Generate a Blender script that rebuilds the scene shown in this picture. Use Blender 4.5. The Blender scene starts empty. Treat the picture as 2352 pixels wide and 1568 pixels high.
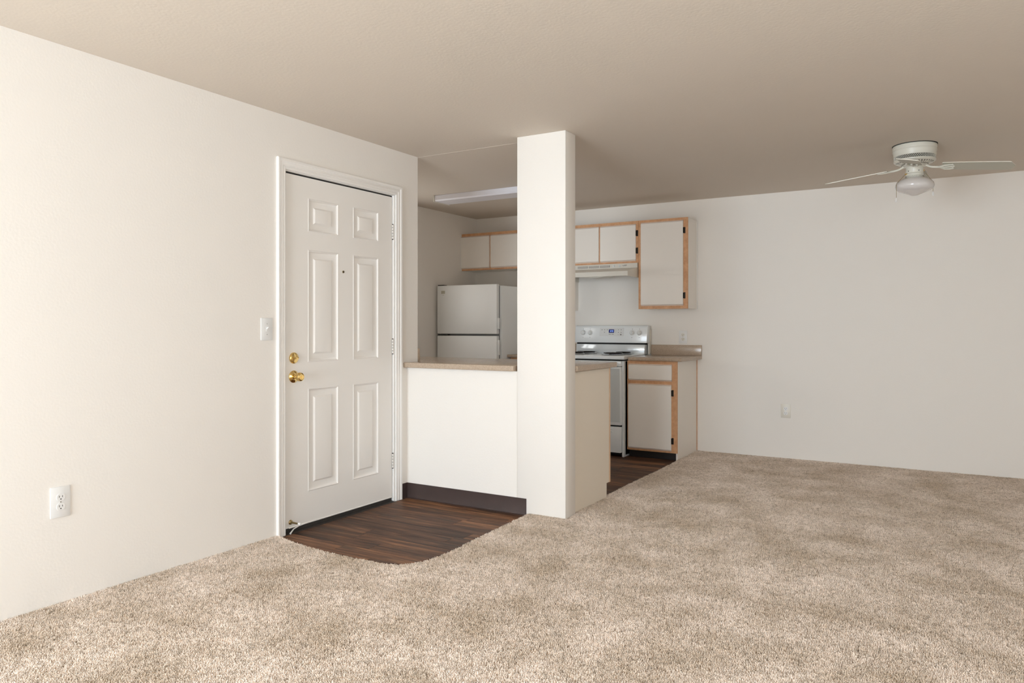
import bpy, bmesh, math, random
from mathutils import Vector, Matrix
R = math.radians
random.seed(7)
C = bpy.context.scene.collection
SC = bpy.context.scene

# ------------------------------------------------------------------ camera, world, light, exposure
CAM = (3.33, 0.0, 1.216)
cd = bpy.data.cameras.new('camera'); cam = bpy.data.objects.new('camera', cd); C.objects.link(cam)
cam.location = CAM; cam.rotation_euler = (R(90), 0, R(30.84))
cd.sensor_width = 36; cd.sensor_fit = 'HORIZONTAL'; cd.lens = 1698*36/2352; cd.shift_y = -34.5/2352; cd.clip_start = .05
SC.camera = cam
W = bpy.data.worlds.new('daylight'); SC.world = W; W.use_nodes = True
wn = W.node_tree.nodes; wn.clear()
wo = wn.new('ShaderNodeOutputWorld'); wb = wn.new('ShaderNodeBackground')
wb.inputs['Color'].default_value = (.80, .90, 1.0, 1); wb.inputs['Strength'].default_value = 1.6
W.node_tree.links.new(wb.outputs[0], wo.inputs[0])
def area_light(name, loc, rot, sx, sy, power, col):
    l = bpy.data.lights.new(name, 'AREA'); l.shape = 'RECTANGLE'; l.size = sx; l.size_y = sy
    l.energy = power; l.color = col
    o = bpy.data.objects.new(name, l); C.objects.link(o); o.location = loc; o.rotation_euler = rot
    return o
YF = -3.0          # wall with the patio door, behind the camera
XR = 4.95          # right wall, outside the frame
area_light('daylight_patio', (1.35, YF-.06, 1.08), (R(90), 0, 0), 2.4, 2.0, 470, (.80, .905, 1.0))
area_light('side_fill', (XR+.06, .5, 1.50), (R(90), 0, R(90)), 2.2, 1.25, 85, (.83, .925, 1.0))  # fill light for carpet, kitchen and pillar side, set in an added window
area_light('kitchen_fill', (-1.355-.09, 5.15, 1.58), (R(90), 0, R(-90)), 1.05, .85, 15, (1.0, .94, .86))  # added fill that lifts the dim kitchen from an invented, unseen window
SC.view_settings.view_transform = 'Standard'; SC.view_settings.look = 'None'
SC.view_settings.gamma = 1; SC.view_settings.use_curve_mapping = False
SC.view_settings.exposure = -0.66
SC.cycles.max_bounces = 16; SC.cycles.diffuse_bounces = 10; SC.cycles.glossy_bounces = 4
# added sunlight through the patio door; its unseen carpet patch warms the ceiling by bounce
sl = bpy.data.lights.new('added_sun', 'SUN'); sl.energy = 8; sl.angle = R(.6); sl.color = (1.0, .95, .88)
so = bpy.data.objects.new('added_sun', sl); C.objects.link(so)
so.rotation_euler = Vector((.05, -1.0, 1.35)).to_track_quat('Z', 'Y').to_euler()

# ------------------------------------------------------------------ materials
def new_mat(name):
    m = bpy.data.materials.new(name); m.use_nodes = True
    return m, m.node_tree.nodes, m.node_tree.links, m.node_tree.nodes['Principled BSDF']
def mat(name, col, rough=.5, metal=0, noise=0, nscale=8, bump=0, bscale=200, emit=None, estr=0, spec=.5, coat=0, alpha=None):
    m, n, l, b = new_mat(name)
    b.inputs['Base Color'].default_value = (*col, 1); b.inputs['Roughness'].default_value = rough
    b.inputs['Metallic'].default_value = metal; b.inputs['Specular IOR Level'].default_value = spec
    b.inputs['Coat Weight'].default_value = coat
    tc = n.new('ShaderNodeTexCoord')
    if noise:
        t = n.new('ShaderNodeTexNoise'); t.inputs['Scale'].default_value = nscale; t.inputs['Detail'].default_value = 5
        l.new(tc.outputs['Object'], t.inputs['Vector'])
        x = n.new('ShaderNodeMix'); x.data_type = 'RGBA'
        x.inputs[6].default_value = (*[c*(1-noise) for c in col], 1)
        x.inputs[7].default_value = (*[min(1, c*(1+noise)) for c in col], 1)
        l.new(t.outputs['Fac'], x.inputs[0]); l.new(x.outputs[2], b.inputs['Base Color'])
    if bump:
        t2 = n.new('ShaderNodeTexNoise'); t2.inputs['Scale'].default_value = bscale; t2.inputs['Detail'].default_value = 2
        l.new(tc.outputs['Object'], t2.inputs['Vector'])
        bp = n.new('ShaderNodeBump'); bp.inputs['Strength'].default_value = bump; bp.inputs['Distance'].default_value = .002
        l.new(t2.outputs['Fac'], bp.inputs['Height']); l.new(bp.outputs[0], b.inputs['Normal'])
    if emit:
        b.inputs['Emission Color'].default_value = (*emit, 1); b.inputs['Emission Strength'].default_value = estr
    return m

WALLC = (.85, .818, .772)
M = {}
M['wall'] = mat('wall_paint', WALLC, .55, noise=.012, nscale=1.5, bump=.22, bscale=85, spec=.35)
M['ceiling'] = mat('shaded_ceiling_paint', (.68, .615, .54), .8, noise=.015, nscale=2, bump=.35, bscale=70, spec=.2)  # same paint as the walls, darkened and warmed to carry the ceiling's shade
M['trim'] = mat('white_trim_paint', (.87, .85, .82), .35, bump=.05, bscale=60)
M['doorpaint'] = mat('door_paint', (.87, .845, .81), .38, noise=.012, nscale=3, bump=.06, bscale=90)
M['dark'] = mat('dark_gap', (.012, .011, .010), .8)
M['brass'] = mat('polished_brass', (.83, .60, .24), .14, 1)
M['abrass'] = mat('aged_brass', (.36, .27, .13), .32, 1)
M['rubber'] = mat('white_rubber', (.75, .73, .70), .6)
M['sweep'] = mat('vinyl_sweep', (.80, .78, .74), .45)
M['thres'] = mat('worn_threshold', (.035, .03, .026), .6, noise=.7, nscale=60, bump=.8, bscale=180)
M['cove'] = mat('brown_vinyl_base', (.055, .035, .031), .42, noise=.18, nscale=12, bump=.15, bscale=40)
M['plate'] = mat('white_plastic', (.80, .80, .79), .3)
M['ivory'] = mat('ivory_plastic', (.76, .73, .66), .35)
M['screw'] = mat('steel_screw', (.6, .6, .58), .3, 1)
M['hinge_w'] = mat('painted_hinge', (.72, .69, .65), .4)
M['laminate'] = mat('cabinet_laminate', (.87, .83, .775), .42, noise=.01, nscale=4)
M['appl'] = mat('appliance_enamel', (.82, .855, .87), .18, coat=.3)
M['fridge'] = mat('fridge_enamel', (.84, .85, .84), .4, bump=.12, bscale=320)
M['hood'] = mat('hood_enamel', (.72, .69, .62), .35)
M['hoodin'] = mat('hood_inner', (.30, .28, .23), .4, .4)
M['grey'] = mat('grey_marking', (.19, .19, .19), .6)
M['louver'] = mat('grey_louver', (.30, .28, .27), .5)
M['hinge'] = mat('dark_bronze_hinge', (.035, .028, .022), .35, .6)
M['burner'] = mat('black_coil', (.015, .014, .014), .35, .3)
M['chrome'] = mat('chrome_bowl', (.75, .75, .75), .12, 1)
M['screen'] = mat('clock_screen', (.004, .005, .03), .15, emit=(.02, .03, .25), estr=.5)
M['digit'] = mat('clock_digits', (.3, .45, .9), .4, emit=(.35, .55, 1.0), estr=1.2)
M['badge'] = mat('badge_beige', (.46, .43, .33), .4)
M['fan'] = mat('fan_white_enamel', (.70, .69, .62), .3)
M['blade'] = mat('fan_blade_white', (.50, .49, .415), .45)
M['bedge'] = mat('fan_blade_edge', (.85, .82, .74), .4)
M['diffuser'] = mat('acrylic_diffuser', (.78, .78, .84), .3)
M['alum'] = mat('white_aluminium', (.75, .75, .74), .4)
M['slotdark'] = mat('vent_dark', (.05, .05, .045), .7)

M['pulledge'] = mat('rounded_pull_edge', (.62, .50, .42), .45)
M['toe'] = mat('black_toe_kick', (.018, .014, .013), .5)

M['panelcream'] = mat('cream_end_panel', (.84, .77, .66), .5, noise=.012, nscale=3)
M['ovenpanel'] = mat('grey_white_oven_glass', (.62, .66, .67), .12)
M['riser'] = mat('glossy_riser', (.74, .79, .82), .1, .2)
M['knobw'] = mat('white_knob', (.78, .79, .78), .25)
M['keypad'] = mat('keypad_film', (.73, .745, .745), .35)

def glass_mat():
    m, n, l, b = new_mat('window_glass')
    n.remove(b); g = n.new('ShaderNodeBsdfGlossy'); g.inputs['Roughness'].default_value = .02
    t = n.new('ShaderNodeBsdfTransparent'); x = n.new('ShaderNodeMixShader'); x.inputs[0].default_value = .06
    l.new(t.outputs[0], x.inputs[1]); l.new(g.outputs[0], x.inputs[2]); l.new(x.outputs[0], n['Material Output'].inputs[0])
    return m
M['glass'] = glass_mat()
def globe_mat():
    m, n, l, b = new_mat('opal_glass')
    b.inputs['Base Color'].default_value = (.70, .675, .665, 1); b.inputs['Roughness'].default_value = .12
    b.inputs['Subsurface Weight'].default_value = .35; b.inputs['Subsurface Radius'].default_value = (.03, .03, .03)
    b.inputs['Coat Weight'].default_value = .5
    return m
M['globe'] = globe_mat()

def wood_mat(name, c0, c1, stretch=(1, 1, 1), scale=6, rough=.45):
    m, n, l, b = new_mat(name)
    tc = n.new('ShaderNodeTexCoord'); mp = n.new('ShaderNodeMapping'); mp.inputs['Scale'].default_value = stretch
    t = n.new('ShaderNodeTexNoise'); t.inputs['Scale'].default_value = scale; t.inputs['Detail'].default_value = 8; t.inputs['Roughness'].default_value = .65
    r = n.new('ShaderNodeValToRGB'); r.color_ramp.elements[0].position = .3; r.color_ramp.elements[1].position = .72
    r.color_ramp.elements[0].color = (*c0, 1); r.color_ramp.elements[1].color = (*c1, 1)
    l.new(tc.outputs['Object'], mp.inputs[0]); l.new(mp.outputs[0], t.inputs['Vector'])
    l.new(t.outputs['Fac'], r.inputs[0]); l.new(r.outputs[0], b.inputs['Base Color'])
    b.inputs['Roughness'].default_value = rough
    return m
M['oak'] = wood_mat('honey_oak', (.56, .29, .14), (.74, .43, .235), (5, 5, 5), 5)
M['oak_edge'] = wood_mat('pale_oak_edge', (.66, .43, .26), (.86, .62, .42), (6, 6, 2), 5)

def plank_mat():
    m, n, l, b = new_mat('walnut_vinyl')
    tc = n.new('ShaderNodeTexCoord'); oi = n.new('ShaderNodeObjectInfo')
    off = n.new('ShaderNodeVectorMath'); off.operation = 'MULTIPLY_ADD'
    cmb = n.new('ShaderNodeCombineXYZ')
    for i in range(3): l.new(oi.outputs['Random'], cmb.inputs[i])
    off.inputs[1].default_value = (37, 53, 11); l.new(cmb.outputs[0], off.inputs[0]); l.new(tc.outputs['Object'], off.inputs[2])
    def noise(sc, s, d, ro=.6, dist=0):
        mp = n.new('ShaderNodeMapping'); mp.inputs['Scale'].default_value = sc
        t = n.new('ShaderNodeTexNoise'); t.inputs['Scale'].default_value = s; t.inputs['Detail'].default_value = d; t.inputs['Roughness'].default_value = ro
        t.inputs['Distortion'].default_value = dist
        l.new(off.outputs[0], mp.inputs[0]); l.new(mp.outputs[0], t.inputs['Vector']); return t
    def ma(a, k, c):
        q = n.new('ShaderNodeMath'); q.operation = 'MULTIPLY_ADD'; q.inputs[1].default_value = k
        l.new(a, q.inputs[0])
        if isinstance(c, float): q.inputs[2].default_value = c
        else: l.new(c, q.inputs[2])
        return q.outputs[0]
    big = noise((1.3, 20, 1), 1.4, 6, .62, .6); fine = noise((3.5, 150, 1), 2.0, 5, .75); mid = noise((1.3, 7, 1), 2.2, 4, .6)
    v = ma(big.outputs['Fac'], 1.5, -.44); v = ma(fine.outputs['Fac'], 1.0, v); v = ma(oi.outputs['Random'], .26, v)
    v = ma(v, 1.0, -.33)
    r = n.new('ShaderNodeValToRGB'); e = r.color_ramp.elements
    e[0].position = .14; e[0].color = (.018, .009, .006, 1)
    e[1].position = .92; e[1].color = (.33, .16, .078, 1)
    k = e.new(.42); k.color = (.058, .028, .017, 1); k = e.new(.66); k.color = (.15, .070, .038, 1)
    l.new(v, r.inputs[0])
    x = n.new('ShaderNodeMix'); x.data_type = 'RGBA'; x.inputs[7].default_value = (.060, .044, .033, 1)
    g = n.new('ShaderNodeMapRange'); g.inputs[1].default_value = .50; g.inputs[2].default_value = .68; g.inputs[4].default_value = .65
    l.new(mid.outputs['Fac'], g.inputs[0]); l.new(g.outputs[0], x.inputs[0]); l.new(r.outputs[0], x.inputs[6])
    l.new(x.outputs[2], b.inputs['Base Color'])
    b.inputs['Roughness'].default_value = .5; b.inputs['Specular IOR Level'].default_value = .2
    bp = n.new('ShaderNodeBump'); bp.inputs['Strength'].default_value = .15; bp.inputs['Distance'].default_value = .001
    l.new(fine.outputs['Fac'], bp.inputs['Height']); l.new(bp.outputs[0], b.inputs['Normal'])
    return m
M['plank'] = plank_mat()

def speckle_mat(name, base, lo, hi, rough):
    m, n, l, b = new_mat(name)
    tc = n.new('ShaderNodeTexCoord')
    v = n.new('ShaderNodeTexVoronoi'); v.inputs['Scale'].default_value = 520
    l.new(tc.outputs['Object'], v.inputs['Vector'])
    sep = n.new('ShaderNodeSeparateColor'); l.new(v.outputs['Color'], sep.inputs[0])
    r = n.new('ShaderNodeValToRGB'); e = r.color_ramp.elements
    e[0].position = .0; e[0].color = (*lo, 1); e[1].position = 1; e[1].color = (*hi, 1)
    k = e.new(.45); k.color = (*base, 1)
    l.new(sep.outputs[0], r.inputs[0]); l.new(r.outputs[0], b.inputs['Base Color'])
    b.inputs['Roughness'].default_value = rough
    return m
M['counter'] = speckle_mat('speckled_laminate', (.46, .36, .27), (.35, .265, .195), (.57, .46, .36), .18)

def carpet_mat(name, gain=1.0, inst=True):
    m, n, l, b = new_mat(name)
    ge = n.new('ShaderNodeNewGeometry'); oi = n.new('ShaderNodeObjectInfo')
    t = n.new('ShaderNodeTexNoise'); t.inputs['Scale'].default_value = 2.6; t.inputs['Detail'].default_value = 6; t.inputs['Roughness'].default_value = .66
    l.new(ge.outputs['Position'], t.inputs['Vector'])
    r = n.new('ShaderNodeValToRGB'); e = r.color_ramp.elements
    e[0].position = .36; e[0].color = (.67*gain, .565*gain, .455*gain, 1)
    e[1].position = .62; e[1].color = (.89*gain, .80*gain, .72*gain, 1)
    l.new(t.outputs['Fac'], r.inputs[0])
    if inst:
        q = n.new('ShaderNodeValToRGB'); f = q.color_ramp.elements
        f[0].position = 0; f[0].color = (.52, .48, .42, 1); f[1].position = .5; f[1].color = (1, 1, 1, 1)
        k = f.new(.22); k.color = (.80, .78, .75, 1); k2 = f.new(1.0); k2.color = (1.18, 1.18, 1.18, 1)
        x = n.new('ShaderNodeMix'); x.data_type = 'RGBA'; x.blend_type = 'MULTIPLY'; x.inputs[0].default_value = 1
        l.new(oi.outputs['Random'], q.inputs[0]); l.new(r.outputs[0], x.inputs[6]); l.new(q.outputs[0], x.inputs[7])
        l.new(x.outputs[2], b.inputs['Base Color'])
    else: l.new(r.outputs[0], b.inputs['Base Color'])
    b.inputs['Roughness'].default_value = .95; b.inputs['Specular IOR Level'].default_value = .1
    b.inputs['Sheen Weight'].default_value = .15
    return m
M['carpet_base'] = carpet_mat('carpet_backing', .8, False)
M['pile'] = carpet_mat('carpet_yarn')

# ------------------------------------------------------------------ geometry helpers
class MB:
    def __init__(s): s.bm = bmesh.new()
    def box(s, x0, x1, y0, y1, z0, z1, bev=0, seg=1):
        b = bmesh.new()
        bmesh.ops.create_cube(b, size=1)
        for v in b.verts:
            v.co = Vector(((x0+x1)/2+v.co.x*(x1-x0), (y0+y1)/2+v.co.y*(y1-y0), (z0+z1)/2+v.co.z*(z1-z0)))
        if bev: bmesh.ops.bevel(b, geom=b.edges[:], offset=bev, segments=seg, profile=.5, affect='EDGES')
        return s.add(b)
    def add(s, b, mtx=None):
        if mtx: bmesh.ops.transform(b, matrix=mtx, verts=b.verts)
        me = bpy.data.meshes.new('t'); b.to_mesh(me); b.free(); s.bm.from_mesh(me); bpy.data.meshes.remove(me)
        return s
    def lathe(s, prof, mtx=None, n=32, cap=True):
        """prof: list of (r, z) along the local Z axis"""
        b = bmesh.new(); rings = []
        for r, z in prof:
            if r < 1e-6: rings.append([b.verts.new((0, 0, z))])
            else: rings.append([b.verts.new((r*math.cos(2*math.pi*i/n), r*math.sin(2*math.pi*i/n), z)) for i in range(n)])
        for a, c in zip(rings, rings[1:]):
            for i in range(n):
                j = (i+1) % n
                if len(a) == 1 and len(c) == 1: continue
                if len(a) == 1: b.faces.new((a[0], c[j], c[i]))
                elif len(c) == 1: b.faces.new((a[i], a[j], c[0]))
                else: b.faces.new((a[i], a[j], c[j], c[i]))
        if cap:
            for q in (rings[0], rings[-1]):
                if len(q) > 1: b.faces.new(q)
        bmesh.ops.recalc_face_normals(b, faces=b.faces[:])
        return s.add(b, mtx)
    def cyl(s, p, q, r, n=16, r2=None):
        p, q = Vector(p), Vector(q); d = q-p
        mt = Matrix.Translation(p) @ d.to_track_quat('Z', 'Y').to_matrix().to_4x4()
        return s.lathe([(r, 0), (r if r2 is None else r2, d.length)], mt, n)
    def tube(s, pts, r, n=8):
        b = bmesh.new(); pts = [Vector(p) for p in pts]; rings = []
        up = Vector((0, 0, 1))
        for i, p in enumerate(pts):
            d = (pts[min(i+1, len(pts)-1)]-pts[max(i-1, 0)]).normalized()
            u = d.cross(up) if abs(d.dot(up)) < .97 else d.cross(Vector((1, 0, 0)))
            u.normalize(); w = u.cross(d)
            rr = r[i] if isinstance(r, (list, tuple)) else r
            rings.append([b.verts.new(p+rr*(math.cos(2*math.pi*k/n)*u+math.sin(2*math.pi*k/n)*w)) for k in range(n)])
        for a, c in zip(rings, rings[1:]):
            for i in range(n): b.faces.new((a[i], a[(i+1) % n], c[(i+1) % n], c[i]))
        b.faces.new(rings[0]); b.faces.new(rings[-1])
        bmesh.ops.recalc_face_normals(b, faces=b.faces[:])
        return s.add(b)
    def prism(s, poly, axis, a, c, bev=0, seg=2):
        """poly in the plane normal to axis: x->(y,z), y->(x,z), z->(x,y)"""
        b = bmesh.new()
        def P(u, v, w): return {'x': (w, u, v), 'y': (u, w, v), 'z': (u, v, w)}[axis]
        A = [b.verts.new(P(u, v, a)) for u, v in poly]; B = [b.verts.new(P(u, v, c)) for u, v in poly]
        n = len(poly)
        b.faces.new(A); b.faces.new(B)
        for i in range(n): b.faces.new((A[i], A[(i+1) % n], B[(i+1) % n], B[i]))
        bmesh.ops.recalc_face_normals(b, faces=b.faces[:])
        if bev: bmesh.ops.bevel(b, geom=b.edges[:], offset=bev, segments=seg, profile=.5, affect='EDGES')
        return s.add(b)
    def quadstrip(s, rows):
        b = bmesh.new(); V = [[b.verts.new(p) for p in r] for r in rows]
        for a, c in zip(V, V[1:]):
            for i in range(len(a)-1): b.faces.new((a[i], a[i+1], c[i+1], c[i]))
        return s.add(b)
    def build(s, name, m, parent=None, smooth=True, angle=35):
        me = bpy.data.meshes.new(name)
        off = Vector((0, 0, 0)); p = parent
        while p: off += p.location; p = p.parent
        bmesh.ops.translate(s.bm, vec=-off, verts=s.bm.verts)
        s.bm.to_mesh(me); s.bm.free()
        me.materials.append(M[m] if isinstance(m, str) else m)
        if smooth:
            me.shade_smooth(); me.set_sharp_from_angle(angle=R(angle))
        o = bpy.data.objects.new(name, me); C.objects.link(o)
        if parent: o.parent = parent
        return o
def tag(o, label=None, cat=None, group=None, kind=None):
    if label: o['label'] = label
    if cat: o['category'] = cat
    if group: o['group'] = group
    if kind: o['kind'] = kind
    return o
def thing(name, loc, label, cat, group=None, kind=None):
    o = bpy.data.objects.new(name, None); o.empty_display_size = .05; C.objects.link(o); o.location = loc
    return tag(o, label, cat, group, kind)
def rotm(loc, axis, ang): return Matrix.Translation(Vector(loc)) @ Matrix.Rotation(R(ang), 4, axis)

# ------------------------------------------------------------------ the shell
ZC = 2.44; YB = 7.05; YW = 4.125; YW2 = 4.262; XK = -1.355; YE = 4.245
D0, D1, DT = 2.99, 4.0, 2.14    # door opening
b = MB()
b.box(-.14, 0, YF-.15, D0, 0, ZC); b.box(-.14, 0, D1, YE, 0, ZC); b.box(-.14, 0, D0, D1, DT, ZC)
tag(b.build('wall_left', 'wall', smooth=False), 'long off-white painted wall with the entry door', 'wall', kind='structure')
b = MB(); b.box(XK-.12, -.14, YE-.12, YE, 0, ZC)
tag(b.build('wall_kitchen_near', 'wall', smooth=False), 'kitchen side of the wall return beside the entry', 'wall', kind='structure')
KY0, KY1 = 4.62, 5.68
b = MB(); b.box(XK-.12, XK, YE, KY0, 0, ZC); b.box(XK-.12, XK, KY1, YB+.12, 0, ZC); b.box(XK-.12, XK, KY0, KY1, 0, 1.14); b.box(XK-.12, XK, KY0, KY1, 2.02, ZC)
tag(b.build('wall_kitchen_left', 'wall', smooth=False), 'shaded kitchen side wall beside the refrigerator', 'wall', kind='structure')
b = MB(); b.box(XK, XR+.12, YB, YB+.12, 0, ZC)
tag(b.build('wall_back', 'wall', smooth=False), 'wide off-white back wall running from kitchen to dining area', 'wall', kind='structure')
WY0, WY1 = -.6, 1.6
b = MB(); b.box(XR, XR+.12, YF-.15, WY0, 0, ZC); b.box(XR, XR+.12, WY1, YB, 0, ZC); b.box(XR, XR+.12, WY0, WY1, 0, .87); b.box(XR, XR+.12, WY0, WY1, 2.13, ZC)
tag(b.build('wall_right', 'wall', smooth=False), 'off-white right wall outside the view', 'wall', kind='structure')
b = MB()
PX0, PX1 = .15, 2.55
b.box(0, PX0, YF-.15, YF, 0, ZC); b.box(PX1, XR, YF-.15, YF, 0, ZC)
b.box(PX0, PX1, YF-.15, YF, 2.13, ZC)
tag(b.build('wall_front', 'wall', smooth=False), 'off-white wall with patio door and window behind the viewer', 'wall', kind='structure')
def window(name, P, u0, u1, z0, z1, label):
    """P(u, w) gives the plan position of a point u along the wall and w outwards"""
    w = thing(name, (*P((u0+u1)/2, .08), z0), label, 'window', kind='structure')
    def bx(b, a, c, w0, w1, za, zb, bev=0):
        p, q = P(a, w0), P(c, w1); b.box(min(p[0], q[0]), max(p[0], q[0]), min(p[1], q[1]), max(p[1], q[1]), za, zb, bev)
    b = MB(); f = .05; um = (u0+u1)/2
    bx(b, u0, u0+f, .0, .05, z0, z1, .004); bx(b, u1-f, u1, .0, .05, z0, z1, .004)
    bx(b, u0+f, u1-f, .0, .05, z0, z0+f, .004); bx(b, u0+f, u1-f, .0, .05, z1-f, z1, .004)
    bx(b, um-.03, um+.03, .0, .05, z0+f, z1-f, .004)
    b.build('frame', 'alum', w)
    for a, c in ((u0+f, um-.03), (um+.03, u1-f)):
        b = MB(); bx(b, a, c, .018, .024, z0+f, z1-f); b.build('pane', 'glass', w, smooth=False)
window('window_1', lambda u, w: (u, YF-w), PX0, PX1, 0.0, 2.13, 'white framed sliding patio door behind the viewer')
window('added_window_2', lambda u, w: (XR+w, u), WY0, WY1, .87, 2.13, 'white framed slider window beside the viewer, added for fill light')  # out-of-view opening added for the side fill light
window('added_window_3', lambda u, w: (XK-.03-w, u), KY0, KY1, 1.14, 2.02, 'white framed window added to brighten the kitchen, hidden behind the entry wall')  # invented opening, out of view, added for the kitchen fill light
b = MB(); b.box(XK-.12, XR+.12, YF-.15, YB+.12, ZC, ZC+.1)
tag(b.build('ceiling', 'ceiling', smooth=False), 'smooth ceiling in the same white paint as the walls, coloured beige for its shade', 'ceiling', kind='structure')
# drywall seam where the kitchen ceiling begins
b = MB(); b.box(0, .905, YW2-.012, YW2, ZC-.0012, ZC+.002)
tag(b.build('trim_1', 'ceiling'), 'thin drywall seam line in the ceiling between door wall and pillar', 'trim', kind='structure')
b = MB(); b.box(0, .905, YW, YW2, 0, .925)
tag(b.build('wall_half', 'wall', smooth=False), 'white half wall under the pass-through counter', 'wall', kind='structure')
b = MB(); b.box(.905, 1.255, YW, YW2+.005, 0, ZC, .004, 2)
tag(b.build('pillar', 'wall'), 'floor-to-ceiling white pillar at the end of the half wall', 'pillar', kind='structure')

# ------------------------------------------------------------------ floor: slab, planks
fl = MB(); fl.box(XK-.12, XR+.12, YF-.15, YB+.12, -.12, 0)
floor = tag(fl.build('floor', 'dark', smooth=False), 'floor under the carpet and the dark wood-look planks', 'floor', kind='structure')
def planks(x0, x1, y0, y1, w, L, seed, skip=None):
    rnd = random.Random(seed); y = y0; row = 0
    cache = {}
    while y < y1-.01:
        ya, yb = y, min(y+w, y1)
        x = x0-rnd.uniform(0, L)
        while x < x1:
            xa, xb = max(x, x0), min(x+L, x1)
            if xb-xa > .02:
                g = .0005; lx, ly = xb-xa-2*g, yb-ya-2*g
                key = (round(lx, 3), round(ly, 3))
                if key not in cache:
                    m_ = MB(); m_.box(-lx/2, lx/2, -ly/2, ly/2, 0, .004, .0006)
                    o = m_.build('plank', 'plank', smooth=False); cache[key] = o.data
                else:
                    o = bpy.data.objects.new('plank', cache[key]); C.objects.link(o)
                o.parent = floor; o.location = ((xa+xb)/2, (ya+yb)/2, 0)
            x += L
        y += w
planks(.012, 1.10, 2.84, YW, .108, .92, 3)
planks(XK, 1.225, YW2, YB, .108, .92, 5)

# ------------------------------------------------------------------ carpet (wall to wall)
edge = [(0, 2.955), (.107, 2.922), (.27, 2.893), (.433, 2.873), (.60, 2.866), (.772, 2.871), (.86, 2.878), (.93, 2.905), (.98, 2.955),
        (1.012, 3.03), (1.026, 3.13), (1.024, 3.3), (1.013, 3.513), (1.003, 3.8), (.992, YW-.002)]
poly = [(0, YF), (XR, YF), (XR, YB), (1.205, YB), (1.206, 6.465), (1.212, 6.40), (1.218, 5.9), (1.210, 5.3), (1.213, 4.87), (1.236, 4.80), (1.236, YW2+.006),
        (1.256, YW2+.006), (1.256, YW-.002)] + edge[::-1]
bm = bmesh.new()
A = [bm.verts.new((x, y, .0045)) for x, y in poly]; B = [bm.verts.new((x, y, .009)) for x, y in poly]
bm.faces.new(B)
for i in range(len(A)):
    j = (i+1) % len(A); bm.faces.new((A[i], A[j], B[j], B[i]))
bmesh.ops.triangulate(bm, faces=[f for f in bm.faces if len(f.verts) > 4])
me = bpy.data.meshes.new('carpet'); bm.to_mesh(me); bm.free(); me.materials.append(M['carpet_base'])
carpet = bpy.data.objects.new('carpet', me); C.objects.link(carpet)
tag(carpet, 'beige cut-pile carpet across the living and dining floor', 'carpet', kind='structure')
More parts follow.
